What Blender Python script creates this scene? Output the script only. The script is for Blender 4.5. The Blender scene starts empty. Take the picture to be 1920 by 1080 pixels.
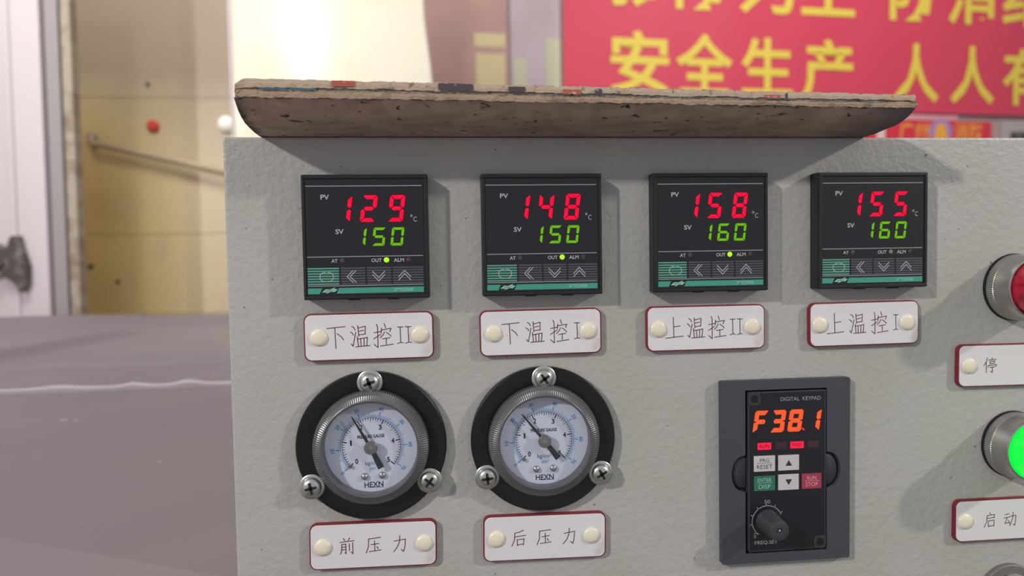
import bpy, bmesh, math, random
from mathutils import Vector, Matrix, noise
random.seed(7)
SC = bpy.context.scene
COL = SC.collection
MM = 0.001
Z0 = 1.25            # height of the panel origin above the floor (m)

def hexlin(r, g, b):
    def f(c):
        c /= 255.0
        return c/12.92 if c <= 0.04045 else ((c+0.055)/1.055)**2.4
    return (f(r), f(g), f(b), 1.0)

def W(x, y, z):      # panel mm (right, up, out towards viewer) -> world metres
    return Vector((x*MM, -z*MM, Z0+y*MM))

# ------------------------------------------------------------------ camera
cd = bpy.data.cameras.new('camera'); cam = bpy.data.objects.new('camera', cd); COL.objects.link(cam)
Rm = [[0.99542322, 0.02058532, -0.09332129], [-0.01698158, 0.99908521, 0.03924747], [0.09404385, -0.0374831, 0.99486219]]
cx_, cy_, cz_ = [Vector((Rm[0][k], -Rm[2][k], Rm[1][k])) for k in range(3)]
mw = Matrix((cx_, cy_, cz_)).transposed().to_4x4()
mw.translation = W(25.397, -5.575, 262.38)
cam.matrix_world = mw
cd.sensor_width = 36.0; cd.lens = 1224.165/1920*36.0
cd.clip_start = 0.01; cd.clip_end = 60
cd.dof.use_dof = True; cd.dof.focus_distance = 0.258; cd.dof.aperture_fstop = 9.0
SC.camera = cam

# ------------------------------------------------------------------ world + lights + exposure
SC.view_settings.view_transform = 'Standard'; SC.view_settings.look = 'None'
SC.view_settings.exposure = 0.0; SC.view_settings.gamma = 1.0; SC.view_settings.use_curve_mapping = False
wd = bpy.data.worlds.new('workshop_air'); SC.world = wd; wd.use_nodes = True
bg = wd.node_tree.nodes['Background']; bg.inputs[0].default_value = (0.93, 0.95, 1.0, 1); bg.inputs[1].default_value = 0.44

def lamp(name, pos, target, size, watts, color=(1, 1, 1)):
    ld = bpy.data.lights.new(name, 'AREA'); ld.shape = 'DISK'; ld.size = size; ld.energy = watts; ld.color = color
    o = bpy.data.objects.new(name, ld); COL.objects.link(o)
    o.location = W(*pos); d = W(*target)-W(*pos)
    o.rotation_euler = d.to_track_quat('-Z', 'Y').to_euler()
    return o
lamp('lamp_right', (1620, 770, 760), (100, 0, 0), 0.07, 13.5, (1.0, 0.97, 0.92))
lamp('lamp_left', (-2160, 1360, 1650), (60, 0, 0), 0.14, 56, (1.0, 0.98, 0.95))
lh = lamp('lamp_high', (-681, 1941, 1500), (-252, 759, -2000), 0.42, 2.7, (1.0, 0.98, 0.95)); lh.data.spread = math.radians(48)
lamp('fill_back_right', (1800, 2300, -1200), (2900, 1100, -3200), 0.3, 34, (1.0, 0.97, 0.95))  # unseen fill light, added to brighten the banner wall
lamp('fill_back_left', (-1020, 2300, -650), (-1150, 200, -2400), 0.8, 46, (1.0, 0.96, 0.9))  # added fill, out of view, lifts the yellow panels behind the table

# ------------------------------------------------------------------ materials
MATS = {}
def mat(name, rgb, rough=0.5, metal=0.0, spec=0.5, emit=None, estr=1.0, bump=None, var=None, coat=0.0):
    m = bpy.data.materials.new(name); m.use_nodes = True; nt = m.node_tree; b = nt.nodes['Principled BSDF']
    c = hexlin(*rgb)
    b.inputs['Base Color'].default_value = c; b.inputs['Roughness'].default_value = rough
    b.inputs['Metallic'].default_value = metal; b.inputs['Specular IOR Level'].default_value = spec
    if coat: b.inputs['Coat Weight'].default_value = coat; b.inputs['Coat Roughness'].default_value = 0.21
    if emit:
        b.inputs['Emission Color'].default_value = hexlin(*emit); b.inputs['Emission Strength'].default_value = estr
    if bump or var:
        tc = nt.nodes.new('ShaderNodeTexCoord')
    if bump:      # list of (scale, strength, distance_m, detail)
        prev = None
        for (s, st, dist, det) in bump:
            n = nt.nodes.new('ShaderNodeTexNoise'); n.inputs['Scale'].default_value = s; n.inputs['Detail'].default_value = det
            nt.links.new(tc.outputs['Object'], n.inputs['Vector'])
            bp = nt.nodes.new('ShaderNodeBump'); bp.inputs['Strength'].default_value = st; bp.inputs['Distance'].default_value = dist
            nt.links.new(n.outputs['Fac'], bp.inputs['Height'])
            if prev: nt.links.new(prev.outputs['Normal'], bp.inputs['Normal'])
            prev = bp
        nt.links.new(prev.outputs['Normal'], b.inputs['Normal'])
    if var:       # list of (scale, detail, lo, hi, rgb2)  colour patches blended by noise
        cur = None
        for (s, det, lo, hi, c2) in var:
            n = nt.nodes.new('ShaderNodeTexNoise'); n.inputs['Detail'].default_value = det
            if isinstance(s, tuple):
                mp = nt.nodes.new('ShaderNodeMapping'); mp.inputs['Scale'].default_value = s; n.inputs['Scale'].default_value = 1.0
                nt.links.new(tc.outputs['Object'], mp.inputs['Vector']); nt.links.new(mp.outputs['Vector'], n.inputs['Vector'])
            else:
                n.inputs['Scale'].default_value = s
                nt.links.new(tc.outputs['Object'], n.inputs['Vector'])
            mr = nt.nodes.new('ShaderNodeMapRange'); mr.inputs['From Min'].default_value = lo; mr.inputs['From Max'].default_value = hi
            nt.links.new(n.outputs['Fac'], mr.inputs['Value'])
            mx = nt.nodes.new('ShaderNodeMix'); mx.data_type = 'RGBA'
            nt.links.new(mr.outputs['Result'], mx.inputs['Factor'])
            if cur: nt.links.new(cur, mx.inputs['A'])
            else: mx.inputs['A'].default_value = c
            mx.inputs['B'].default_value = hexlin(*c2); cur = mx.outputs['Result']
        nt.links.new(cur, b.inputs['Base Color'])
    MATS[name] = m
    return m

mat('powder_coat', (177, 174, 169), 0.42, spec=0.4, bump=[(330, 0.55, 0.0006, 2.0), (900, 0.4, 0.00025, 1.0)],
    var=[(14, 3, 0.45, 0.75, (168, 166, 158)), (260, 2, 0.735, 0.76, (120, 112, 104))])
mat('black_abs', (34, 35, 39), 0.45, spec=0.35, bump=[(4000, 0.15, 0.00005, 1)])
mat('face_black', (31, 30, 36), 0.30, spec=0.45)
mat('print_grey', (172, 172, 176), 0.5)
mat('print_dim', (150, 150, 156), 0.5)
mat('line_grey', (140, 140, 146), 0.5)
mat('stripe_grey', (78, 78, 86), 0.5)
mat('key_dark', (33, 31, 38), 0.45)
mat('key_green', (10, 62, 54), 0.45)
mat('stripe_green', (100, 158, 142), 0.45)
mat('band_green', (64, 150, 130), 0.45)
mat('band_text', (140, 195, 178), 0.5)
mat('led_red', (4, 0, 0), 0.7, spec=0.1, emit=(255, 12, 62), estr=1.0)
mat('led_red_rim', (4, 0, 0), 0.7, spec=0.1, emit=(120, 0, 22), estr=0.8)
mat('led_green', (4, 0, 0), 0.7, spec=0.1, emit=(122, 205, 18), estr=0.8)
mat('led_green_rim', (4, 0, 0), 0.7, spec=0.1, emit=(38, 80, 8), estr=0.6)
mat('led_orange', (4, 0, 0), 0.7, spec=0.1, emit=(255, 96, 50), estr=1.0)
mat('led_orange_rim', (4, 0, 0), 0.7, spec=0.1, emit=(238, 16, 6), estr=1.0)
mat('led_pink', (4, 0, 0), 0.7, spec=0.1, emit=(250, 40, 78), estr=1.0)
mat('led_off', (62, 36, 44), 0.5)
mat('lamp_on', (60, 90, 0), 0.4, emit=(178, 255, 8), estr=1.0)
mat('lamp_half', (110, 130, 96), 0.4)
mat('lamp_off', (66, 66, 70), 0.4)
mat('lamp_off_red', (78, 48, 58), 0.4)
mat('plate_red', (122, 30, 44), 0.5)
mat('plate_white', (222, 217, 218), 0.38, bump=[(500, 0.08, 0.0002, 2)], var=[(60, 3, 0.66, 0.74, (205, 196, 190))])
mat('engraving', (84, 48, 54), 0.7)
mat('cream_cap', (232, 224, 200), 0.35, bump=[(300, 0.15, 0.0004, 1)])
mat('black_metal', (12, 12, 15), 0.38, spec=0.5, bump=[(2500, 0.2, 0.00005, 2)])
mat('chrome', (190, 190, 188), 0.22, metal=1.0, bump=[(1500, 0.05, 0.0001, 2)])
mat('satin_steel', (178, 176, 172), 0.34, metal=0.9, bump=[(900, 0.1, 0.0001, 2)])
mat('ribbed_rim', (100, 98, 102), 0.32, metal=0.3)
mat('dull_grey', (122, 116, 112), 0.55, metal=0.3, bump=[(900, 0.2, 0.0002, 3)])
mat('screw_zinc', (196, 196, 190), 0.30, metal=0.85, bump=[(1200, 0.25, 0.0002, 2)])
mat('recess_dark', (40, 40, 38), 0.6, metal=0.3)
mat('dial_white', (230, 232, 240), 0.45)
mat('dial_black', (22, 24, 30), 0.5)
mat('dial_blue', (96, 160, 218), 0.5)
mat('needle_black', (20, 24, 26), 0.4)
mat('hub_brass', (150, 142, 136), 0.35, metal=0.7)
mat('keypad_frame', (66, 68, 75), 0.48, bump=[(2500, 0.2, 0.00006, 1)])
mat('keypad_body', (50, 51, 58), 0.45)
mat('keypad_face', (25, 23, 30), 0.33)
mat('key_white', (200, 192, 194), 0.45)
mat('key_green_flat', (44, 112, 88), 0.45)
mat('key_red_flat', (158, 56, 82), 0.45)
mat('key_text_green', (150, 190, 172), 0.5)
mat('key_text_red', (226, 152, 160), 0.5)
mat('key_text_dark', (50, 48, 50), 0.5)
mat('knob_rubber', (58, 59, 64), 0.42)
mat('hole_black', (8, 8, 10), 0.8)
mat('red_lens', (170, 26, 50), 0.25, spec=0.5, coat=0.4, var=[(400, 2, 0.45, 0.75, (120, 14, 34))])
mat('green_lens', (0, 120, 30), 0.25, emit=(6, 240, 66), estr=1.0)
mat('green_lens_core', (0, 160, 90), 0.25, emit=(20, 255, 140), estr=1.0)
mat('liner_brown', (190, 164, 150), 0.85, bump=[(120, 0.25, 0.0006, 4)],
    var=[((90, 60, 200), 4, 0.40, 0.70, (164, 138, 124)), ((280, 330, 460), 4, 0.645, 0.69, (62, 54, 60)), ((90, 130, 220), 6, 0.66, 0.72, (80, 70, 76))])
mat('pulp', (164, 142, 120), 0.9, bump=[(700, 0.9, 0.0008, 5)],
    var=[(180, 5, 0.42, 0.66, (158, 134, 112)), (90, 4, 0.55, 0.68, (120, 100, 84))])
mat('pulp_pale', (186, 164, 142), 0.9, bump=[(500, 0.8, 0.0007, 5)], var=[(120, 4, 0.45, 0.7, (184, 156, 136)), (260, 3, 0.62, 0.70, (128, 112, 98))])
mat('seam_ink', (84, 96, 108), 0.8)
mat('patch_blue', (62, 96, 116), 0.8)
mat('patch_red', (172, 88, 74), 0.85, var=[(400, 4, 0.55, 0.7, (206, 170, 150))])
mat('patch_dark', (78, 68, 76), 0.85, var=[(500, 4, 0.6, 0.7, (170, 150, 140))])
mat('grey_fabric', (117, 108, 116), 0.62, spec=0.35, bump=[(2600, 0.25, 0.0002, 1), (26, 0.12, 0.004, 2)],
    var=[(3.5, 3, 0.4, 0.7, (127, 117, 119)), (240, 2, 0.755, 0.775, (176, 168, 172))])
mat('selvage', (170, 160, 166), 0.5)
mat('table_steel', (96, 98, 102), 0.5, metal=0.4)
mat('wall_paint', (188, 160, 152), 0.75, var=[(1.6, 3, 0.40, 0.68, (172, 150, 150))])
mat('yellow_panel', (250, 224, 148), 0.45, spec=0.4, var=[(1.5, 2, 0.42, 0.62, (226, 200, 132)), (2.6, 4, 0.58, 0.78, (180, 160, 128))])
def axis_tone(m, axis, lo, hi, rgb, nscale, namp):
    """a tone, such as an edge stain, that spreads along one axis of the object, with a noisy border"""
    nt = MATS[m].node_tree; b = nt.nodes['Principled BSDF']; src = b.inputs['Base Color'].links[0].from_socket
    tc = nt.nodes.new('ShaderNodeTexCoord'); sp = nt.nodes.new('ShaderNodeSeparateXYZ'); nt.links.new(tc.outputs['Object'], sp.inputs[0])
    n = nt.nodes.new('ShaderNodeTexNoise'); n.inputs['Scale'].default_value = nscale; n.inputs['Detail'].default_value = 4
    nt.links.new(tc.outputs['Object'], n.inputs['Vector'])
    ma = nt.nodes.new('ShaderNodeMath'); ma.operation = 'MULTIPLY_ADD'; ma.inputs[1].default_value = namp
    nt.links.new(n.outputs['Fac'], ma.inputs[0]); nt.links.new(sp.outputs[axis], ma.inputs[2])
    mr = nt.nodes.new('ShaderNodeMapRange'); mr.inputs['From Min'].default_value = lo; mr.inputs['From Max'].default_value = hi
    nt.links.new(ma.outputs[0], mr.inputs['Value'])
    mx = nt.nodes.new('ShaderNodeMix'); mx.data_type = 'RGBA'; nt.links.new(mr.outputs['Result'], mx.inputs['Factor'])
    nt.links.new(src, mx.inputs['A']); mx.inputs['B'].default_value = hexlin(*rgb); nt.links.new(mx.outputs['Result'], b.inputs['Base Color'])
axis_tone('yellow_panel', 'X', -1.20, -0.70, (206, 190, 162), 2.0, 0.3)  # blends to cream towards the right
axis_tone('yellow_panel', 'Y', 0.42, 0.85, (150, 134, 114), 1.5, 0.2)  # blends to grey-brown towards the top
axis_tone('liner_brown', 'X', -0.0402, -0.0440, (84, 78, 76), 260, 0.006)
axis_tone('liner_brown', 'X', 0.180, 0.205, (112, 104, 110), 120, 0.012)
axis_tone('pulp_pale', 'X', -0.0392, -0.0435, (150, 134, 116), 260, 0.006)
mat('cream_panel', (222, 213, 194), 0.5, spec=0.4, coat=0.55, bump=[(9, 0.10, 0.01, 2)], var=[(1.8, 3, 0.45, 0.7, (216, 200, 168))])
mat('seam_shade', (200, 180, 134), 0.7)
mat('door_white', (208, 196, 200), 0.5, var=[((5, 0.6, 5), 2, 0.45, 0.8, (192, 180, 184))])
mat('post_grey', (152, 144, 146), 0.5)
mat('rusty_edge', (168, 156, 140), 0.7, var=[((20, 20, 3), 4, 0.42, 0.70, (122, 100, 76))])
mat('latch_dark', (72, 66, 64), 0.5, var=[(30, 3, 0.5, 0.65, (120, 112, 108))])
mat('glare_disc', (250, 246, 240), 0.4)  # plain white for the painted reflection spot
mat('rod_metal', (178, 164, 134), 0.6)
mat('red_dot', (196, 62, 48), 0.5)
mat('banner_red', (208, 66, 88), 0.55, spec=0.4, bump=[(3, 0.15, 0.02, 2)])
mat('banner_yellow', (226, 200, 74), 0.55)
mat('sign_red', (214, 44, 66), 0.55)
mat('sign_orange', (236, 166, 60), 0.55)
mat('sign_lilac', (170, 130, 180), 0.55)
mat('strip_pink', (228, 160, 168), 0.5)
mat('post_pale', (226, 196, 196), 0.5)
mat('board_grey', (178, 166, 166), 0.6)
mat('board_pink', (186, 150, 142), 0.7, var=[(2.5, 3, 0.42, 0.66, (172, 138, 130))])
mat('board_mauve', (190, 172, 180), 0.7, var=[(3, 3, 0.45, 0.7, (178, 160, 158))])
mat('paper_yellow', (206, 190, 148), 0.8)
mat('paper_green', (196, 192, 164), 0.8)
mat('paper_line', (160, 134, 118), 0.8)
mat('concrete', (120, 114, 108), 0.8, var=[(3, 4, 0.4, 0.7, (100, 96, 92))])

gm = bpy.data.materials.new('gauge_glass'); gm.use_nodes = True; nt = gm.node_tree
for n in list(nt.nodes):
    if n.type != 'OUTPUT_MATERIAL': nt.nodes.remove(n)
out = nt.nodes['Material Output']; tr = nt.nodes.new('ShaderNodeBsdfTransparent'); tr.inputs[0].default_value = (0.93, 0.94, 0.96, 1)
gl = nt.nodes.new('ShaderNodeBsdfGlossy'); gl.inputs['Roughness'].default_value = 0.03
lw = nt.nodes.new('ShaderNodeLayerWeight'); pw = nt.nodes.new('ShaderNodeMath'); pw.operation = 'POWER'; pw.inputs[1].default_value = 4.0; nt.links.new(lw.outputs['Facing'], pw.inputs[0])
fr = nt.nodes.new('ShaderNodeMath'); fr.operation = 'MULTIPLY_ADD'; fr.inputs[1].default_value = 0.5; fr.inputs[2].default_value = 0.035; nt.links.new(pw.outputs[0], fr.inputs[0])
mx = nt.nodes.new('ShaderNodeMixShader'); nt.links.new(fr.outputs[0], mx.inputs[0]); nt.links.new(tr.outputs[0], mx.inputs[1])
nt.links.new(gl.outputs[0], mx.inputs[2]); nt.links.new(mx.outputs[0], out.inputs[0]); MATS['gauge_glass'] = gm

# ------------------------------------------------------------------ mesh helpers (all in millimetres, local)
class M:
    def __init__(s): s.v = []; s.f = []; s.mi = []; s.cur = 0
    def add(s, vs, fs):
        b = len(s.v); s.v += [tuple(p) for p in vs]
        for f in fs: s.f.append([b+i for i in f]); s.mi.append(s.cur)
        return s
    def box(s, x0, x1, y0, y1, z0, z1):
        vs = [(x, y, z) for z in (z0, z1) for y in (y0, y1) for x in (x0, x1)]
        return s.add(vs, [(0, 2, 3, 1), (4, 5, 7, 6), (0, 1, 5, 4), (2, 6, 7, 3), (0, 4, 6, 2), (1, 3, 7, 5)])
    def quad(s, a, b, c, d): return s.add([a, b, c, d], [(0, 1, 2, 3)])
    def flat(s, pts, z): return s.add([(p[0], p[1], z) for p in pts], [tuple(range(len(pts)))])
    def prism(s, pts, z0, z1):
        n = len(pts); vs = [(p[0], p[1], z0) for p in pts]+[(p[0], p[1], z1) for p in pts]
        fs = [tuple(range(n-1, -1, -1)), tuple(range(n, 2*n))]+[(i, (i+1) % n, n+(i+1) % n, n+i) for i in range(n)]
        return s.add(vs, fs)
    def loft(s, loops, cap=True):      # closed loops of equal length
        n = len(loops[0]); vs = [p for l in loops for p in l]; fs = []
        for k in range(len(loops)-1):
            for i in range(n):
                j = (i+1) % n; fs.append((k*n+i, k*n+j, (k+1)*n+j, (k+1)*n+i))
        if cap: fs.append(tuple(range(n-1, -1, -1))); fs.append(tuple((len(loops)-1)*n+i for i in range(n)))
        return s.add(vs, fs)
    def lathe(s, prof, cx=0, cy=0, seg=48, cap=True, rib=None):   # prof: (r, z) list, rib: (n, amp, set of profile indices)
        loops = []
        for k, (r, z) in enumerate(prof):
            l = []
            for i in range(seg):
                a = 2*math.pi*i/seg; rr = r
                if rib and k in rib[1]: rr = r+(rib[0] if i % 2 else -rib[0])
                l.append((cx+rr*math.cos(a), cy+rr*math.sin(a), z))
            loops.append(l)
        return s.loft(loops, cap)
    def ribbon(s, pts, w, z, closed=False):
        n = len(pts)
        for i in range(n if closed else n-1):
            a = Vector(pts[i]); b = Vector(pts[(i+1) % n]); d = (b-a)
            if d.length < 1e-6: continue
            d.normalize(); p = Vector((-d.y, d.x))*w/2; e = d*w*0.32
            zz = z+0.002*(i % 2)
            s.flat([a-e-p, b+e-p, b+e+p, a-e+p], zz)
        return s
    def tube(s, pts, r, seg=10):
        loops = []
        for i, p in enumerate(pts):
            p = Vector(p); t = (Vector(pts[min(i+1, len(pts)-1)])-Vector(pts[max(i-1, 0)])).normalized()
            u = t.cross(Vector((0, 0, 1)));
            if u.length < 1e-3: u = Vector((1, 0, 0))
            u.normalize(); v = t.cross(u)
            rr = r[i] if isinstance(r, (list, tuple)) else r
            loops.append([tuple(p+u*rr*math.cos(2*math.pi*k/seg)+v*rr*math.sin(2*math.pi*k/seg)) for k in range(seg)])
        return s.loft(loops)

def rrect(cx, cy, w, h, r, n=6):
    pts = []
    for (sx, sy, a0) in ((1, 1, 0), (-1, 1, 90), (-1, -1, 180), (1, -1, 270)):
        for k in range(n+1):
            a = math.radians(a0+90*k/n)
            pts.append((cx+sx*(w/2-r)+r*math.cos(a), cy+sy*(h/2-r)+r*math.sin(a)))
    return pts
def circ(cx, cy, r, n=32, sx=1.0): return [(cx+sx*r*math.cos(2*math.pi*k/n), cy+r*math.sin(2*math.pi*k/n)) for k in range(n)]

def obj(name, m, mats, parent=None, smooth=False, bevel=0, label=None, kind=None, loc=(0, 0, 0)):
    me = bpy.data.meshes.new(name)
    me.from_pydata([(x*MM, y*MM, z*MM) for x, y, z in m.v], [], m.f); me.update()
    mats = mats if isinstance(mats, (list, tuple)) else [mats]
    for q in mats: me.materials.append(MATS[q])
    if len(mats) > 1: me.polygons.foreach_set('material_index', m.mi)
    if bevel:
        bm = bmesh.new(); bm.from_mesh(me)
        bmesh.ops.recalc_face_normals(bm, faces=bm.faces)
        es = [e for e in bm.edges if len(e.link_faces) == 2 and e.calc_face_angle(0) > 0.6]
        bmesh.ops.bevel(bm, geom=es, offset=bevel*MM, segments=2, profile=0.6, affect='EDGES', clamp_overlap=True)
        bm.to_mesh(me); bm.free()
    if smooth:
        me.polygons.foreach_set('use_smooth', [True]*len(me.polygons))
        try: me.set_sharp_from_angle(angle=math.radians(38))
        except Exception: pass
    o = bpy.data.objects.new(name, me); COL.objects.link(o)
    if parent: o.parent = parent
    o.location = (loc[0]*MM, loc[1]*MM, loc[2]*MM)
    if label: o['label'] = label
    if kind: o['kind'] = kind
    return o

PANEL_ROT = (math.pi/2, 0, 0)     # local x right, y up, z out of the panel
def thing(name, label, cat, x=0, y=0, z=0, group=None, kind=None, rot=PANEL_ROT):
    o = bpy.data.objects.new(name, None); COL.objects.link(o); o.empty_display_size = 0.01
    o.location = W(x, y, z); o.rotation_euler = rot
    if label: o['label'] = label; o['category'] = cat
    if group: o['group'] = group
    if kind: o['kind'] = kind
    return o
def top(o, label=None, cat=None, x=0, y=0, z=0, group=None, kind=None, rot=PANEL_ROT):
    o.location = W(x, y, z); o.rotation_euler = rot
    if label: o['label'] = label; o['category'] = cat
    if group: o['group'] = group
    if kind: o['kind'] = kind
    return o

def text_mesh(s, size, offset=0.0, shear=0.0, space=1.0):
    cu = bpy.data.curves.new('t', 'FONT'); cu.body = s; cu.size = 1.0; cu.offset = offset; cu.shear = shear; cu.space_character = space
    cu.resolution_u = 3
    o = bpy.data.objects.new('t', cu); COL.objects.link(o)
    dg = bpy.context.evaluated_depsgraph_get(); me = bpy.data.meshes.new_from_object(o.evaluated_get(dg))
    vs = [(v.co.x*size, v.co.y*size) for v in me.vertices]; fs = [tuple(p.vertices) for p in me.polygons]
    bpy.data.objects.remove(o); bpy.data.curves.remove(cu); bpy.data.meshes.remove(me)
    return vs, fs
def text(m, s, x, y, z, h=None, w=None, rot=0.0, offset=0.0, shear=0.0, space=1.0, thick=0):
    """centres the word's own outline on x, y; h, w: wanted height and width of that outline"""
    vs, fs = text_mesh(s, 1.0, offset, shear, space)
    x0 = min(v[0] for v in vs); x1 = max(v[0] for v in vs); y0 = min(v[1] for v in vs); y1 = max(v[1] for v in vs)
    sy = h/(y1-y0) if h else w/(x1-x0); sx = w/(x1-x0) if w else sy
    c, sn = math.cos(rot), math.sin(rot); o = []
    for vx, vy in vs:
        a = (vx-(x0+x1)/2)*sx; b = (vy-(y0+y1)/2)*sy
        o.append((x+a*c-b*sn, y+a*sn+b*c, z))
    m.add(o, fs)
    return m

# seven segment digits -------------------------------------------------
SEG = {'0': 'abcdef', '1': 'bc', '2': 'abged', '3': 'abgcd', '4': 'fgbc', '5': 'afgcd', '6': 'afgecd', '8': 'abcdefg', '9': 'abcfgd', 'F': 'aefg'}
def digit(m, ch, x0, y0, w, h, t, z, slant=0.13, core=0.0, rim=0.10):
    """x0,y0 lower left of the cell; lit segments as mitred bars: material 0 the glowing bar, 1 its darker rim"""
    g = t*0.12; c = h/2
    def mir(p): return [(x, h-y) for x, y in p]
    def mix_(p): return [(w-x, y) for x, y in p]
    A = [(0.32*t+g, h), (w-0.32*t-g, h), (w-0.16*t-g, h-0.16*t), (w-t-g, h-t), (t+g, h-t), (0.16*t+g, h-0.16*t)]
    B = [(w-0.16*t, h-0.16*t-g), (w, h-0.32*t-g), (w, c+0.45*t), (w-0.5*t, c+g*1.5), (w-t, c+0.5*t+g), (w-t, h-t-g)]
    G = [(0.5*t+g*1.5, c), (t+g, c+t/2), (w-t-g, c+t/2), (w-0.5*t-g*1.5, c), (w-t-g, c-t/2), (t+g, c-t/2)]
    S = {'a': A, 'd': mir(A), 'b': B, 'c': mir(B), 'f': mix_(B), 'e': mix_(mir(B)), 'g': G}
    for k in SEG[ch]:
        p = S[k]; cx = sum(q[0] for q in p)/6; cy = sum(q[1] for q in p)/6
        for mi, d, zz in ((1, rim*t, z), (0, -core*t, z+0.02)):
            m.cur = mi
            pts = [(x+math.copysign(d, x-cx) if abs(x-cx) > 1e-6 else x, y+math.copysign(d, y-cy) if abs(y-cy) > 1e-6 else y) for x, y in p]
            m.flat([(x0+x+y*slant, y0+y) for x, y in pts], zz)
    return m

# single stroke characters for the engraved plates (100 x 100 cell, y down) --------------
def cell(strokes, x0, y0, w, h):      # coordinates traced in another frame -> 0..100
    return [[((px-x0)/w*100, (py-y0)/h*100) for px, py in s] for s in strokes]
def lev(strokes): return [[(x, y+0.0366*x) for x, y in s] for s in strokes]
STK = {}
STK['xia'] = lev([[(105, 365), (440, 325)], [(250, 350), (262, 740)], [(290, 460), (370, 520), (405, 575)]])
STK['shang'] = lev([[(250, 300), (262, 690)], [(258, 490), (390, 468)], [(95, 715), (450, 670)]])
STK['wen'] = lev([[(565, 320), (605, 345), (625, 390)], [(535, 425), (570, 445), (592, 485)], [(545, 650), (580, 695), (635, 430)],
    [(675, 305), (690, 505)], [(680, 350), (815, 315), (808, 470)], [(700, 410), (785, 390)], [(690, 480), (808, 462)],
    [(665, 560), (850, 525)], [(660, 515), (680, 700)], [(722, 550), (730, 700)], [(785, 545), (782, 690)], [(848, 525), (832, 685)], [(625, 705), (890, 680)]])
STK['kong'] = lev([[(1025, 275), (1045, 330), (1045, 715), (1010, 690), (975, 655)], [(975, 437), (1115, 408)], [(970, 552), (1095, 470)],
    [(1168, 262), (1195, 345)], [(1118, 345), (1105, 450)], [(1115, 385), (1295, 350), (1268, 415)], [(1170, 420), (1140, 480), (1090, 530)],
    [(1200, 425), (1260, 465), (1290, 500)], [(1130, 552), (1270, 528)], [(1200, 545), (1200, 650)], [(1090, 688), (1330, 650)]])
STK['I'] = lev([[(1410, 325), (1515, 322)], [(1462, 325), (1468, 620)], [(1408, 637), (1470, 615), (1515, 625)]])
CX = {'xia': 275, 'shang': 275, 'wen': 712, 'kong': 1150, 'I': 1464}
PXMM = 0.2052/9.816
def big(m, ch, x, z):       # characters of the temperature plates, x = centre relative to the left rivet
    for s in STK[ch]:
        m.ribbon([(x+(px-CX[ch])*PXMM, -(py-538)*PXMM) for px, py in s], 0.33, z)
SMALL = {
 'qian': [[(28, 2), (38, 18)], [(70, 0), (58, 16)], [(5, 26), (98, 18)], [(18, 38), (16, 80), (8, 98)], [(18, 40), (44, 37), (45, 96), (38, 88)], [(19, 56), (44, 54)], [(18, 72), (44, 70)], [(66, 36), (67, 78)], [(88, 28), (90, 98), (78, 86)]],
 'ya': [[(18, 12), (95, 5)], [(18, 12), (16, 60), (0, 98)], [(32, 48), (84, 42)], [(56, 24), (58, 86)], [(22, 90), (98, 82)], [(70, 60), (80, 74)]],
 'li': [[(8, 32), (82, 22), (78, 70), (70, 98), (54, 84)], [(46, 0), (42, 40), (28, 70), (4, 98)]],
 'hou': [[(80, 2), (50, 14), (22, 18)], [(22, 18), (20, 60), (2, 98)], [(22, 42), (96, 34)], [(38, 60), (40, 98)], [(38, 60), (84, 56), (80, 94)], [(40, 92), (81, 88)]],
 'ting': [[(28, 0), (18, 28), (0, 52)], [(19, 30), (20, 98)], [(62, 0), (66, 10)], [(36, 16), (96, 12)], [(48, 26), (50, 42)], [(48, 26), (84, 23), (82, 38)], [(50, 40), (82, 37)], [(36, 50), (32, 64)], [(36, 52), (98, 46), (92, 58)], [(48, 64), (84, 61)], [(66, 63), (67, 98), (54, 90)]],
 'zhi': [[(52, 0), (54, 88)], [(54, 42), (84, 38)], [(24, 34), (26, 92)], [(0, 96), (98, 88)]],
 'qi': [[(46, 0), (54, 12)], [(26, 20), (84, 14), (82, 36)], [(28, 38), (82, 34)], [(26, 20), (24, 60), (4, 98)], [(36, 56), (38, 96)], [(36, 56), (82, 52), (80, 92)], [(38, 92), (80, 88)]],
 'dong': [[(8, 20), (40, 15)], [(0, 42), (46, 36)], [(24, 42), (8, 80), (42, 72)], [(34, 58), (46, 84)], [(50, 32), (92, 26), (90, 70), (84, 94), (72, 84)], [(70, 4), (68, 45), (46, 96)]],
}
def small(m, ch, x, y, w, h, z):
    for s in SMALL[ch]:
        m.ribbon([(x+(px/100-0.5)*w, y-(py/100-0.5)*h) for px, py in s], 0.33, z)

# ================================================================== THE ROOM
FLOOR = -Z0*1000
m = M(); m.box(-4500, 9000, FLOOR-60, FLOOR, -4200, 2500); top(obj('floor', m, 'concrete'), kind='structure')
YAW = 0.06436; BO = (1035.5, 1030.2, -3119.0)     # centre of the banner's first character of the lower row
WROT = (math.pi/2, 0, -(-YAW))
def wrot(roll=0.0):  # panel axes turned by the wall's yaw
    return (Matrix.Rotation(YAW, 4, 'Z') @ Matrix.Rotation(math.pi/2, 4, 'X') @ Matrix.Rotation(roll, 4, 'Z')).to_euler()
def wallthing(o, label=None, cat=None, group=None, kind=None, off=0.0, roll=0.0):
    o.location = W(*BO) + Matrix.Rotation(YAW, 3, 'Z') @ Vector((0, -off*MM, 0)); o.rotation_euler = wrot(roll)
    if label: o['label'] = label; o['category'] = cat
    if group: o['group'] = group
    if kind: o['kind'] = kind
    return o
m = M(); m.box(-5000, 8200, FLOOR-BO[1], 1900, -120, -30); wallthing(obj('wall_back', m, 'wall_paint'), kind='structure')
m = M(); m.box(-3200, -3100, FLOOR, 2900, -3400, 600); top(obj('wall_left', m, 'wall_paint'), kind='structure')

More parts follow.
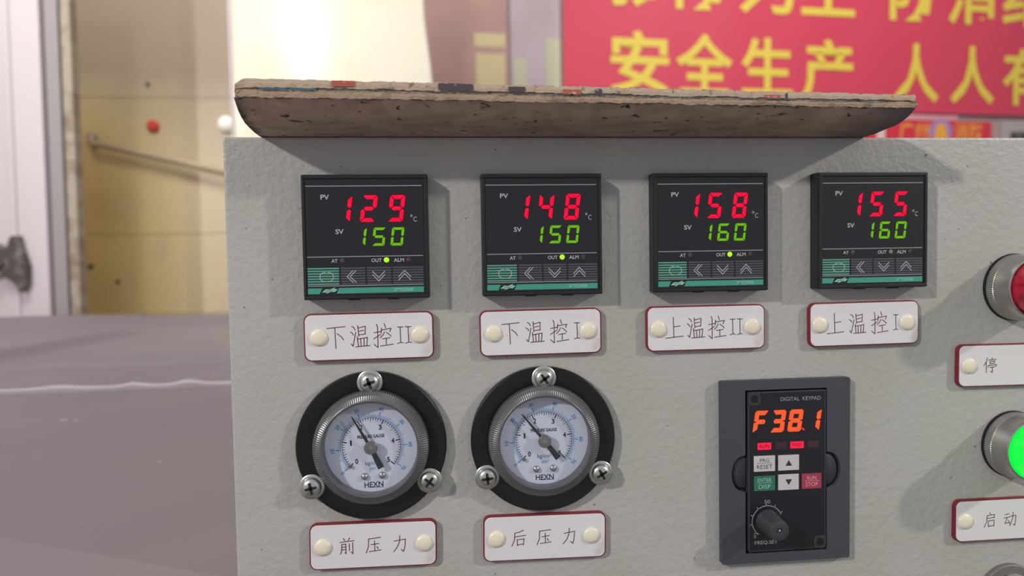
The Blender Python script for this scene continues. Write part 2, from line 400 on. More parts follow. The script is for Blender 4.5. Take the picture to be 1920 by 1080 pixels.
# mauve and pink boards on the back wall
m = M(); m.box(-1500, -695, -700, 900, -29, -14)
o = obj('wall_board', m, 'board_pink', bevel=3); wallthing(o, 'faded pinkish brown board on the wall behind the cream hood', 'board')
m = M(); m.box(-683, -420, -700, 900, -29, -16)
o = obj('wall_board', m, 'board_mauve', bevel=3); wallthing(o, 'pale mauve board on the wall left of the red banner', 'board')
def paper(x0, x1, y0, y1, matn, label, z=-13):
    m = M(); m.box(x0, x1, y0, y1, z, z+1.5); o = obj('notice_paper', m, matn); wallthing(o, label, 'paper', 'blurred papers on the boards left of the banner')
    return o
paper(-868, -710, 55, 122, 'paper_yellow', 'upper pale yellow paper on the pinkish brown board')
paper(-862, -712, -170, 20, 'paper_yellow', 'lower pale yellow paper on the pinkish brown board')
paper(-668, -600, -180, 0, 'paper_green', 'narrow pale green paper at the left of the mauve board', -15)
paper(-500, -424, -180, 110, 'paper_green', 'tall pale green paper beside the edge of the red banner', -15)

# banner ------------------------------------------------------------
t = thing('slogan_banner', 'wide red banner with large yellow characters in two rows on the back wall', 'banner'); wallthing(t, roll=-0.006)
m = M(); nx = 60
X0b, X1b, Y0b, Y1b = -409, 3150, -222, 920
for i in range(nx):
    xa = X0b+(X1b-X0b)*i/nx; xb = X0b+(X1b-X0b)*(i+1)/nx
    za = 2.0*math.sin(i*0.9); zb = 2.0*math.sin((i+1)*0.9)
    m.quad((xa, Y0b, za-4), (xb, Y0b, zb-4), (xb, Y1b, zb-4), (xa, Y1b, za-4))
    m.quad((xa, Y0b, za-8), (xa, Y1b, za-8), (xb, Y1b, zb-8), (xb, Y0b, zb-8))
obj('banner_cloth', m, 'banner_red', t, smooth=True)
PIT = 360.0
pos = [0, 1, 2, 3, 4.49, 5.49, 6.49, 7.49]
for row, s, vy in ((0, '安全生产人人有责', 0.0), (1, '预防为主防消结合', 447.0)):
    for k, ch in enumerate(s):
        m = M()
        hh = 326 if ch not in '生主' else 312
        ww = {'人': 285, '生': 300, '产': 305, '有': 300}.get(ch, 322)
        text(m, ch, pos[k]*PIT+(10 if ch == '人' else 0), vy, -0.5, h=hh, w=ww, offset=0.022)
        obj('character', m, 'banner_yellow', t)

# strip, small sign and board below the banner
m = M(); m.box(1180, 1908, -268, -238, -28, -14); o = obj('sign_rail', m, 'strip_pink', bevel=3); wallthing(o, 'pale pink rail under the banner above the small red sign', 'rail')
t = thing('small_sign', 'small red sign with yellow characters and a round lilac emblem', 'sign'); wallthing(t)
m = M(); m.box(1150, 2128, -620, -272, -28, -12); obj('sign_board', m, 'sign_red', t, bevel=2)
m = M(); text(m, '广州', 1625, -330, -11, h=96, w=190, offset=0.012); obj('lettering', m, 'sign_orange', t)
m = M(); text(m, '消防', 1975, -330, -11, h=96, w=190, offset=0.012); obj('lettering', m, 'sign_orange', t)
m = M(); m.flat(circ(1795, -333, 74), -10.8); obj('emblem', m, 'sign_lilac', t)
m = M(); m.flat([(1765, -300), (1750, -370), (1795, -395), (1840, -370), (1825, -300), (1795, -282)], -10.2); obj('emblem_shield', m, 'sign_orange', t)
m = M(); m.box(1384, 1432, -620, -276, -11, 2); o = obj('sign_post', m, 'post_pale', bevel=3); wallthing(o, 'pale upright post in front of the small red sign', 'post')
m = M(); m.box(2200, 3100, -760, -268, -28, -8); o = obj('wall_board', m, 'board_grey', bevel=4); wallthing(o, 'plain grey board below the banner at the far right', 'board')
m = M(); m.box(2250, 2600, -372, -330, -8, 12); o = obj('shelf_edge', m, 'latch_dark', bevel=3); wallthing(o, 'dark ledge on the grey board at the far right', 'shelf')

# cream hood and yellow panels behind the table -------------------------
HZ = -2000
def strip_wall(name, xs, y0, y1, z, matn, label, cat, seams=(), parent=None):
    m = M(); m.box(xs[0], xs[1], y0, y1, z-12, z); return m
t = thing('yellow_enclosure', 'mottled yellow sheet enclosure with horizontal seams behind the grey table', 'enclosure')
ys = [FLOOR+2, -180, 125, 640, 1500]
for i in range(4):
    m = M(); m.box(-1640, -640, ys[i]+0.9, ys[i+1]-0.9, -2362, -2350); obj('panel', m, 'yellow_panel', t, bevel=0.6)
m = M(); m.box(-1640, -640, FLOOR+2, 1500, -2372, -2363); obj('backing', m, 'seam_shade', t)
for (x, y, r) in ((-1098, 690, 9), (-1330, 5, 10), (-1235, -55, 8), (-1400, 260, 7)):
    m = M(); m.lathe([(r, -2350), (r, -2347), (r*0.6, -2345)], x, y, 16); obj('bolt', m, 'latch_dark', t)
m = M(); m.lathe([(22, -2349.8), (22, -2341), (15, -2334)], -1083, 533, 24); o = obj('red_knob', m, 'red_dot', smooth=True); top(o, 'small round red knob on the yellow sheet panel', 'knob')
m = M(); m.tube([(-1300, 492, -2340), (-1296, 470, -2322), (-1280, 458, -2318), (-1255, 456, -2318), (-730, 335, -2300)], [10, 11, 12, 11, 11], 12)
m.lathe([(16, -2349.5), (16, -2336), (11, -2332)], -1302, 496, 16)
m2 = M(); m2.lathe([(30, -2349.9), (30, -2340), (20, -2330), (5, -2327)], -815, 540, 24); q = obj('glare_disc', m2, 'glare_disc', smooth=True); top(q, 'small round white disc painted as a lamp reflection on the enclosure just left of the cardboard', 'painted reflection')  # disc stands in for a blurred lamp reflection on the sheet
o = obj('hooked_rod', m, 'rod_metal', smooth=True); top(o, 'thin metal rod hooked on the yellow panel and running down to the right', 'rod')

t = thing('cream_hood', 'glossy cream sheet hood with curved right edge reflecting a lamp', 'hood')
m = M(); ny = 24; y0h, y1h = -500, 1500
def hx(y): # right edge: bulges left at the top
    k = max(0.0, min(1.0, (y-560)/330.0)); return -18-27*k*k*(3-2*k)
rows = []
for j in range(ny+1):
    y = y0h+(y1h-y0h)*j/ny; rows.append([(-676, y, HZ), (hx(y)-14, y, HZ), (hx(y)-4, y, HZ-4), (hx(y), y, HZ-14), (hx(y), y, HZ-60), (-676, y, HZ-60)])
m.loft(rows); obj('hood_panel', m, 'cream_panel', t, smooth=True)
m = M(); m.box(-686, -678, y0h, y1h, HZ-30, HZ+4); obj('edge_trim', m, 'door_white', t, bevel=1)
for xx in (-650, -60):
    m = M(); m.box(xx-20, xx+20, FLOOR+1, y0h+1, HZ-56, HZ-20); obj('leg', m, 'table_steel', t)

# white door and post at the far left -----------------------------------
lean = Matrix.Rotation(math.radians(-0.2), 4, 'Z')
def left_thing(o, kind=None):
    o.location = W(-1172, -140, -1800); o.rotation_euler = (Matrix.Rotation(math.pi/2, 4, 'X') @ lean).to_euler()
    if kind: o['kind'] = kind
t = bpy.data.objects.new('door_1', None); COL.objects.link(t); left_thing(t, 'structure')
m = M(); m.box(-700, 8, -1080, 1200, -40, 0); obj('door_leaf', m, 'door_white', t, bevel=3)
m = M(); m.box(-700, -640, -1080, 1200, 0, 14); obj('door_rib', m, 'door_white', t, bevel=2)
m = M(); m.box(-90, -72, -1080, 1200, 0, 6); obj('door_rib', m, 'door_white', t, bevel=2)
m = M(); m.prism([(-158, 205), (-120, 216), (-92, 200), (-82, 236), (-60, 238), (-52, 200), (-38, 150), (-40, 95), (-60, 70), (-78, 100), (-104, 118), (-128, 150)], 0, 26)
lt = obj('latch', m, 'latch_dark', t, bevel=5)
m = M(); m.tube([(-170, 150, 30), (-140, 130, 42), (-100, 160, 30)], 9); obj('latch_lever', m, 'latch_dark', lt, smooth=True)
t = bpy.data.objects.new('trim_1', None); COL.objects.link(t); left_thing(t, 'structure')
m = M(); m.box(14, 52, -1080, 1200, -50, -14); obj('frame_post', m, 'post_grey', t, bevel=3)
m = M(); m.box(56, 84, -1080, 1200, -60, -20); obj('edge_strip', m, 'rusty_edge', t, bevel=3)

# ------------------------------------------------------------------ the table and its cloths
TY = -133.0
t = thing('work_table', 'long steel table under the grey cloths left of the cabinet', 'table')
m = M(); m.box(-1750, -62.5, TY-46, TY-6, -1640, 330); obj('tabletop', m, 'table_steel', t, bevel=2)
for x in (-1700, -95):
    for z in (-1560, 290):
        m = M(); m.box(x-25, x+25, FLOOR+1, TY-46, z-25, z+25); obj('leg', m, 'table_steel', t, bevel=2)
def ridge(px, pz, ax, az, bx, bz, w, h):
    a = Vector((ax, az)); b = Vector((bx, bz)); p = Vector((px, pz)); d = b-a; L = d.length; u = d/L
    s = (p-a).dot(u); q = (p-a).dot(Vector((-u.y, u.x)))
    e = 1.0 if 0 < s < L else math.exp(-(min(abs(s), abs(s-L))/60.0)**2)
    return h*e*math.exp(-(q/w)**2)
def cloth_y(x, z):
    y = 1.6*noise.noise(Vector((x/150.0, z/150.0, 3.0)))
    if z < -430:
        y += 7*noise.noise(Vector((x/420.0, z/260.0, 9.0)))*min(1, (-430-z)/300.0)
        y += ridge(x, z, -700, -420, -568, -960, 16, 15) + ridge(x, z, -470, -640, -60, -665, 11, 9) + ridge(x, z, -300, -520, -60, -590, 16, 4)
        y = max(y, -3.5)
    return y
def sheet(x0, x1, z0, z1, nx, nz, base, zedge=None, thick=2.0, drop_back=0, drop_front=0):
    m = M(); top_ = []
    for j in range(nz+1):
        r = []
        for i in range(nx+1):
            x = x0+(x1-x0)*i/nx; f = j/nz
            za = z0+(zedge(x) if zedge else 0); z = za+(z1-za)*f
            r.append((x, TY+base+cloth_y(x, z), z))
        top_.append(r)
    if drop_back: top_.insert(0, [(x, y-drop_back, z-8) for x, y, z in top_[0]]); 
    if drop_front: top_.append([(x, y-drop_front, z+8) for x, y, z in top_[-1]])
    n = nx+1; vs = [p for r in top_ for p in r]; R_ = len(top_)
    vs2 = [(x, y-thick, z) for x, y, z in vs]; N = len(vs)
    fs = []
    for j in range(R_-1):
        for i in range(nx):
            a = j*n+i; fs.append((a, a+n, a+n+1, a+1)); fs.append((N+a, N+a+1, N+a+n+1, N+a+n))
    for i in range(nx):
        fs.append((i, i+1, N+i+1, N+i)); a = (R_-1)*n+i; fs.append((a, N+a, N+a+1, a+1))
    for j in range(R_-1):
        a = j*n; fs.append((a, N+a, N+a+n, a+n)); a = j*n+nx; fs.append((a, a+n, N+a+n, N+a))
    m.add(vs+vs2, fs); return m
o = obj('fabric_sheet', sheet(-1760, -61.3, -1652, 60, 260, 280, 1.0, zedge=lambda x: 10*math.sin(x/140.0)+ (0.12*(x+1000) if x > -1000 else 0), drop_back=4), 'grey_fabric', smooth=True)
top(o, 'wrinkled grey cloth sheet spread over the far part of the table', 'cloth')
def seam_z(x): return 6*noise.noise(Vector((x/60.0, 5.0, 0)))
t = thing('fabric_sheet', 'smooth grey cloth sheet with a pale edge on the near part of the table', 'cloth')
obj('fabric', sheet(-1760, -61.3, -433, 330, 110, 60, 4.2, zedge=seam_z, thick=1.8), 'grey_fabric', t, smooth=True)
m = M(); nxs = 220; prev = None
for i in range(nxs+1):
    x = -1760+1698*i/nxs; z = -433+seam_z(x); y = TY+4.2+cloth_y(x, z)
    k = 2.6*math.exp(-((x+246)/12.0)**2)+2.0*math.exp(-((x+300)/9.0)**2)+1.6*math.exp(-((x+372)/20.0)**2)
    hgt = 4.6+k*1.3; cur = [(x, y-2.2, z+1), (x, y+hgt*0.7, z+0.5), (x, y+hgt, z-2-k), (x, y+hgt*0.5, z-16), (x, y-2.2, z-18)]
    if prev: m.add(prev+cur, [(q, q+1, q+6, q+5) for q in range(4)])
    prev = cur
obj('selvage', m, 'selvage', t, smooth=True)
for (x, z, r, lab) in ((-294, -303, 3.2, 'largest pale lint speck on the near grey cloth, a little below its pale edge'), (-283, -300, 2.0, 'smaller pale lint speck just right of the largest one on the grey cloth'), (-161, -168, 1.3, 'small round lint speck alone in the middle of the near grey cloth')):
    m = M(); m.add([(r*a, r*0.12*b, r*c) for a, b, c in ((1, 0, 0), (0.4, 0, 0.8), (-0.9, 0, 0.5), (-0.7, 0, -0.7), (0.5, 0, -0.8), (0, 1, 0))], [(0, 5, 1), (1, 5, 2), (2, 5, 3), (3, 5, 4), (4, 5, 0), (0, 1, 2, 3, 4)])
    o = obj('lint_speck', m, 'selvage'); top(o, lab, 'lint', x, TY+4.25+cloth_y(x, z), z, group='lint specks on the grey cloth')

# ================================================================== THE CABINET
t = thing('control_cabinet', 'light grey textured steel control cabinet holding all the instruments', 'cabinet')
m = M(); m.box(-61, 420, FLOOR+2, 44.6, -260, 0); obj('cabinet_body', m, 'powder_coat', t, bevel=1.1)
m = M(); m.box(-50, 409, -420, -418.5, 0, 0.3); obj('door_gap', m, 'hole_black', t)

# ------------------------------------------------------------------ cardboard on top
XL, XR = -46.8, 200.6
PROF = [(-150, 0.0), (-60, 0.0), (0, 0.0), (7, 0.12), (13, 0.6), (18.5, 1.25), (22.5, 2.5), (25.8, 4.1), (28.2, 6.0), (29.6, 7.4)]   # z, rise above the cabinet top
def sag(x): return 1.0-0.34*(x-XL)/(XR-XL)
def nz_(x, s, k): return noise.noise(Vector((x/s, k*7.3, 0.5)))
def prof_pt(i, x):
    z, y = PROF[i]; g = 1.0 if z <= 0 else 1.0
    return z, 44.75+y*(sag(x) if y > 1 else 1)
t = thing('cardboard_board', 'thick torn cardboard board curling up at the front on top of the cabinet', 'cardboard', 0, 0, 0)
NX = 330
def lip(x):     # bottom and top of the cut edge
    return 44.75+7.4*sag(x)-0.2, 44.75+13.9-0.0162*(x-XL)
m = M(); loops = []
for i in range(NX+1):
    x = XL+(XR-XL)*i/NX; yb, yt = lip(x); ez = 0.0
    # rounded worn corner at the left end, torn point at the right end
    cl = max(0, 1-(x-XL)/5.0); cr = max(0, 1-(XR-x)/3.0)
    yt2 = yt-2.2*cl*cl-1.6*cr+0.55*nz_(x, 1.6, 1)+0.35*nz_(x, 5, 2)
    l = [prof_pt(k, x) for k in range(len(PROF))]
    nfr = 7
    for k in range(1, nfr+1):
        f = k/nfr; y = yb+(yt2-yb)*f
        z = 30.0+0.45*noise.noise(Vector((x/1.3, y/0.9, 2.0)))+0.5*noise.noise(Vector((x/6, y/2.5, 4.0)))-0.6*abs(f-0.45)*2-0.8*cl
        l.append((z, y))
    l += [(26.5, yt2+0.1), (18, yt-0.6), (8, yt-2.6), (0, yt-4.2), (-60, 44.75+7.2), (-150, 44.75+7.2)]
    dx = 0.25*nz_(x*3+i, 1.0, 5) if 0 < i < NX else 0
    tip = 1.5 if i == NX else (0.5 if i == NX-1 else 0)
    loops.append([(x+dx+(tip*math.exp(-((y-51.2)/1.3)**2) if z > 26 else 0), y, z) for z, y in l])
m.loft(loops); obj('board_core', m, 'pulp', t)
# brown skin of the underside
m = M(); prev = None
for i in range(NX+1):
    x = XL+(XR-XL)*i/NX; yb, yt = lip(x)
    edge = yb+0.45*nz_(x, 2.0, 11)+0.4*nz_(x, 7.0, 12)+0.1
    cur = [(x, prof_pt(k, x)[1]-0.1, prof_pt(k, x)[0]+0.12) for k in range(2, len(PROF))]
    cur[-1] = (x, min(cur[-1][1], edge), cur[-1][2]+0.2); cur.append((x, edge, 30.35))
    n = len(cur)
    if prev: m.add(prev+cur, [(q, q+1, q+n+1, q+n) for q in range(n-1)])
    prev = cur
obj('underside_liner', m, 'liner_brown', t, smooth=True)
# pale upper ply, standing slightly proud, ragged
def ply(name, f0, f1, zoff, amp, matn, label=None, x0=XL+0.4, x1=XR-0.4, seed=21, step=0.8):
    m = M(); prev = None; n = int((x1-x0)/step)
    for i in range(n+1):
        x = x0+(x1-x0)*i/n; yb, yt = lip(x); cl = max(0, 1-(x-XL)/5.0)
        y0 = yb+(yt-yb)*f0+amp*nz_(x, 1.7, seed)+amp*nz_(x, 6, seed+1); y1 = yb+(yt-yb)*f1+amp*nz_(x, 1.2, seed+2)+amp*0.8*nz_(x, 4, seed+3)-2.2*cl*cl
        z = 30.35+zoff+0.25*nz_(x, 3, seed+4)-0.7*cl
        cur = [(x, y0, z-0.8), (x, y0, z), (x, (y0+y1)/2, z+0.12), (x, y1, z), (x, y1, z-0.8)]
        if prev: m.add(prev+cur, [(q, q+1, q+6, q+5) for q in range(4)])
        prev = cur
    o = obj(name, m, matn, t, label=label); return o
ply('upper_ply', 0.56, 0.97, 0.25, 0.36, 'pulp_pale', 'pale upper ply of the torn edge')
ply('lower_ply', 0.05, 0.40, 0.12, 0.42, 'pulp', seed=41)
# dark seam between the plies with small breaks
x = XL+9; k = 0
while x < XR-20:
    L = 9.8
    m = M(); n = 8; prev = None
    for i in range(n+1):
        xx = x+(L-0.8)*i/n; yb, yt = lip(xx); y = yb+(yt-yb)*0.47+0.06*nz_(xx, 3, 31)
        h = 0.30 if k > 1 else 0.75
        cur = [(xx, y-h/2, 30.9), (xx, y+h/2, 30.95)]
        if prev: m.add(prev+cur, [(0, 2, 3, 1)])
        prev = cur
    obj('seam_strip', m, 'patch_blue' if k in (0, 1) or (XR-42 < x < XR-28) else 'seam_ink', t)
    x += L; k += 1
def patch(x0, x1, f0, f1, matn, sd):
    m = M(); prev = None; n = max(4, int((x1-x0)/0.6))
    for i in range(n+1):
        x = x0+(x1-x0)*i/n; yb, yt = lip(x)
        e = 0.25*nz_(x, 0.9, sd)
        cur = [(x, yb+(yt-yb)*f0+e, 31.05), (x, yb+(yt-yb)*f1-e*0.8, 31.05)]
        if prev: m.add(prev+cur, [(0, 2, 3, 1)])
        prev = cur
    obj('printed_patch', m, matn, t)
patch(-14, -6, 0.66, 0.95, 'patch_red', 51); patch(22.5, 34.5, 0.60, 0.95, 'patch_dark', 52)
patch(47, 53, 0.58, 0.86, 'patch_dark', 53); patch(66.5, 73, 0.50, 0.78, 'patch_red', 54); patch(78, 80.5, 0.50, 0.85, 'patch_dark', 55)
patch(141, 147, 0.52, 0.72, 'patch_red', 56); patch(149, 149.8, 0.50, 0.85, 'patch_dark', 57)

# ================================================================== TEMPERATURE CONTROLLERS
CXS = [-6.8, 61.9, 130.8, 200.2]; CY = 5.2
def controller(x, pv, sv, out, label):
    t = thing('temperature_controller', label, 'temperature controller', x, CY, 0, 'black square temperature controllers in a row')
    H = 6.8
    m = M(); m.box(-24, 24, -24, 24, 0.02, H-0.9); obj('housing', m, 'black_abs', t, bevel=0.5)
    m = M()
    for (a, b, c, d) in ((-23.7, 23.7, 22.3, 23.7), (-23.7, 23.7, -23.7, -22.4), (-23.7, -22.6, -22.4, 22.3), (22.6, 23.7, -22.4, 22.3)): m.box(a, b, c, d, H-1.2, H)
    obj('front_frame', m, 'black_abs', t, bevel=0.25)
    m = M(); m.box(-22.5, 22.5, -22.3, 22.2, H-0.9, H-0.45); obj('face_panel', m, 'face_black', t)
    Z = H-0.43
    for xx in (-5, 10):
        m = M(); m.box(xx-2.2, xx+2.2, -24.35, -23.6, 3.2, 5.6); obj('clip_tab', m, 'black_abs', t, bevel=0.2)
    for y in (19.5, -7.5, -18.65):
        m = M(); m.box(-22.2, 21.7, y-0.17, y+0.17, Z, Z+0.03); obj('line', m, 'line_grey', t)
    # digits
    w, h, th = 5.8, 10.2, 1.5
    for k, ch in enumerate(pv):
        m = M(); digit(m, ch, ((-11.7, -2.1, 8.4)[k]), 5.7, w, h, th, Z+0.02); obj('digit', m, ['led_red', 'led_red_rim'], t, label='glowing red digit')
    w, h, th = 4.7, 7.0, 0.98
    for k, ch in enumerate(sv):
        m = M(); digit(m, ch, (-5.0, 2.3, 9.3)[k], -3.5, w, h, th, Z+0.02, 0.12); obj('digit', m, ['led_green', 'led_green_rim'], t, label='glowing green digit')
    m = M(); text(m, 'PV', -15.0, 15.3, Z+0.03, h=1.85, w=3.2, offset=0.02); text(m, 'SV', -9.8, 2.1, Z+0.03, h=1.85, w=3.1, offset=0.02)
    text(m, 'AT', -12.0, -9.1, Z+0.03, h=1.35, w=2.4, offset=0.02); text(m, 'OUT', 3.9, -9.1, Z+0.03, h=1.4, w=3.9, offset=0.02); text(m, 'ALM', 12.4, -9.1, Z+0.03, h=1.4, w=3.9, offset=0.02)
    text(m, 'C', 19.0, 6.6, Z+0.03, h=1.9, w=1.3); m.ribbon(circ(17.6, 7.9, 0.36, 12), 0.2, Z+0.03, True)
    obj('lettering', m, 'print_grey', t)
    for (lx, kind) in ((-9.1, 'lamp_off'), (7.7, {1: 'lamp_on', 0: 'lamp_half'}[out]), (16.1, 'lamp_off_red')):
        m = M(); m.lathe([(1.02 if kind == 'lamp_on' else 0.85, Z), (0.9, Z+0.12), (0.5, Z+0.2)], lx, -9.0, 20)
        obj('indicator_lamp', m, kind, t, smooth=True, label={'lamp_on': 'lit yellow green lamp'}.get(kind))
    keys = [(-22.2, -10.4), (-9.7, -0.45), (0.15, 9.4), (10.0, 21.8)]
    for k, (a, b) in enumerate(keys):
        m = M(); m.box(a, b, -18.3, -11.6, Z-0.01, Z+0.04); kb = obj('button', m, 'key_green' if k == 0 else 'key_dark', t, label='green striped button' if k == 0 else None)
        m = M()
        for j in range(7):
            y = -11.95-j*1.0; m.flat([(a, y-0.23), (b, y-0.23), (b, y+0.23), (a, y+0.23)], Z+0.055)
        obj('stripes', m, 'stripe_green' if k == 0 else 'stripe_grey', kb)
        m = M(); zz = Z+0.08
        if k == 0:
            cx, cy = -15.1, -15.2
            for sx in (-1, 1):
                m.ribbon([(cx+sx*0.35, cy+1.7), (cx+sx*1.6, cy+1.6), (cx+sx*2.35, cy+0.9), (cx+sx*2.55, cy), (cx+sx*2.35, cy-0.9), (cx+sx*1.6, cy-1.6), (cx+sx*0.35, cy-1.7)], 0.27, zz)
        else:
            cx = (None, -5.7, 4.6, 14.5)[k]; cy = -15.2; r, s = 2.25, 2.35
            ch = [(0.9, 2.3), (-1.35, 0), (0.9, -2.3)] if k == 1 else ([(-2.3, 1.7), (0, -0.75), (2.3, 1.7)] if k == 2 else [(-2.3, -0.55), (0, 1.9), (2.3, -0.55)])
            for q in (0, 1):
                dx, dy = ((-0.35+q*1.15), 0) if k == 1 else (0, (0.15-q*1.25))
                m.ribbon([(cx+px+dx, cy+py+dy) for px, py in ch], 0.30, zz)
        obj('symbol', m, 'print_grey', kb)
    m = M()
    m.flat([(-22.3, -21.7), (-17.9, -21.7), (-16.9, -19.5), (-22.3, -19.5)], Z+0.03)
    m.flat([(-11.5, -21.65), (21.8, -21.65), (21.8, -19.5), (-10.6, -19.5)], Z+0.03)
    gb = obj('green_band', m, 'band_green', t)
    m = M(); text(m, 'XMTG3000', 13.9, -20.55, Z+0.06, h=1.2, w=7.6, offset=0.015, shear=0.25); obj('lettering', m, 'band_text', gb)
    m = M(); m.flat([(-17.1, -21.1), (-15.6, -19.9), (-14.0, -20.0), (-11.9, -19.2), (-12.5, -19.8), (-11.1, -20.0), (-12.2, -21.0), (-13.6, -20.9), (-15.6, -21.7), (-14.9, -21.1)], Z+0.03)
    em = obj('emblem', m, 'band_text', t)
    m = M(); text(m, 'AISET', -14.1, -20.5, Z+0.05, h=0.6, w=3.4, shear=0.3); obj('lettering', m, 'key_green', em)
    return t
controller(CXS[0], '129', '150', 1, 'leftmost of the four black temperature controllers, above the plate 下温控II, reading 129 over 150')
controller(CXS[1], '148', '150', 1, 'second black temperature controller from the left, above the plate 下温控I, reading 148 over 150')
controller(CXS[2], '158', '160', 1, 'third black temperature controller from the left, above the plate 上温控II, reading 158 over 160')
controller(CXS[3], '155', '160', 0, 'rightmost of the four black temperature controllers, reading 155 over 160, its output lamp unlit')

# ================================================================== NAME PLATES
def plate(x, y, w, h, chars, label, rivets, rot=0.0):
    t = thing('name_plate', label, 'name plate', x, y, 0, 'white name plates with red edges')
    t.rotation_euler = (Matrix.Rotation(math.pi/2, 4, 'X') @ Matrix.Rotation(rot, 4, 'Z')).to_euler()
    m = M(); m.prism(rrect(0, 0, w+0.3, h+0.3, 2.9), 0.02, 1.9); obj('red_core', m, 'plate_red', t, label='dark red core showing at the rim')
    m = M(); m.prism(rrect(0, 0, w-0.7, h-0.7, 2.5), 1.9, 2.3); obj('white_face', m, 'plate_white', t, bevel=0.15)
    Z = 2.34
    for kind, ch, cx in chars:
        m = M()
        if kind == 'big': big(m, ch, rivets[0]+cx, Z)
        else: small(m, ch, cx, 0.1, 6.0, 6.6, Z)
        obj('character', m, 'engraving', t)
    for rx in rivets:
        m = M(); n = 24; a0 = random.random()*6
        lp = []
        for r, z in ((3.25, 2.3), (3.35, 2.55), (3.1, 2.95), (2.3, 3.3), (1.0, 3.48), (0.2, 3.5)):
            lp.append([(rx+r*(1+0.03*math.sin(2*a+a0)+0.02*math.sin(5*a+a0))*math.cos(a), r*(1+0.03*math.cos(3*a+a0))*math.sin(a), z) for a in [2*math.pi*k/n for k in range(n)]])
        m.loft(lp); obj('rivet', m, 'cream_cap', t, smooth=True, label='cream coloured plastic rivet')
I2 = lambda c: [('big', c, 6.8), ('big', 'wen', 15.9), ('big', 'kong', 25.0), ('big', 'I', 31.6), ('big', 'I', 34.7)]
I1 = lambda c: [('big', c, 6.9), ('big', 'wen', 16.7), ('big', 'kong', 26.7), ('big', 'I', 33.9)]
plate(-6.9, -33.7, 50.0, 18.4, I2('xia'), 'white plate engraved 下温控II below the leftmost controller', (-19.5, 19.7), 0.003)
plate(61.3, -33.9, 49.2, 18.2, I1('xia'), 'white plate engraved 下温控I below the second controller', (-19.2, 19.3), 0.004)
plate(130.2, -34.0, 50.2, 18.3, I2('shang'), 'white plate engraved 上温控II below the third controller', (-20.4, 19.6), 0.001)
plate(199.4, -34.0, 48.6, 18.3, I1('shang'), 'white plate engraved 上温控I below the rightmost controller', (-20.0, 19.0), 0.006)
plate(-7.3, -117.2, 49.7, 18.2, [('s', 'qian', -10.5), ('s', 'ya', 0), ('s', 'li', 10.6)], 'white plate engraved 前压力 below the left pressure gauge', (-19.8, 19.9), -0.012)
plate(61.7, -117.9, 50.2, 18.5, [('s', 'hou', -10.8), ('s', 'ya', -0.4), ('s', 'li', 10.2)], 'white plate engraved 后压力 below the right pressure gauge', (-20.0, 19.1), -0.014)
plate(267.3, -53.7, 50.0, 18.1, [('s', 'ting', -10.5), ('s', 'zhi', 9.6)], 'white plate engraved 停止 below the red push button', (-20.3, 20.0), -0.006)
plate(266.6, -121.6, 50.0, 18.1, [('s', 'qi', -9.0), ('s', 'dong', 0.6)], 'white plate engraved 启动 below the green push button', (-20.6, 20.0), -0.004)

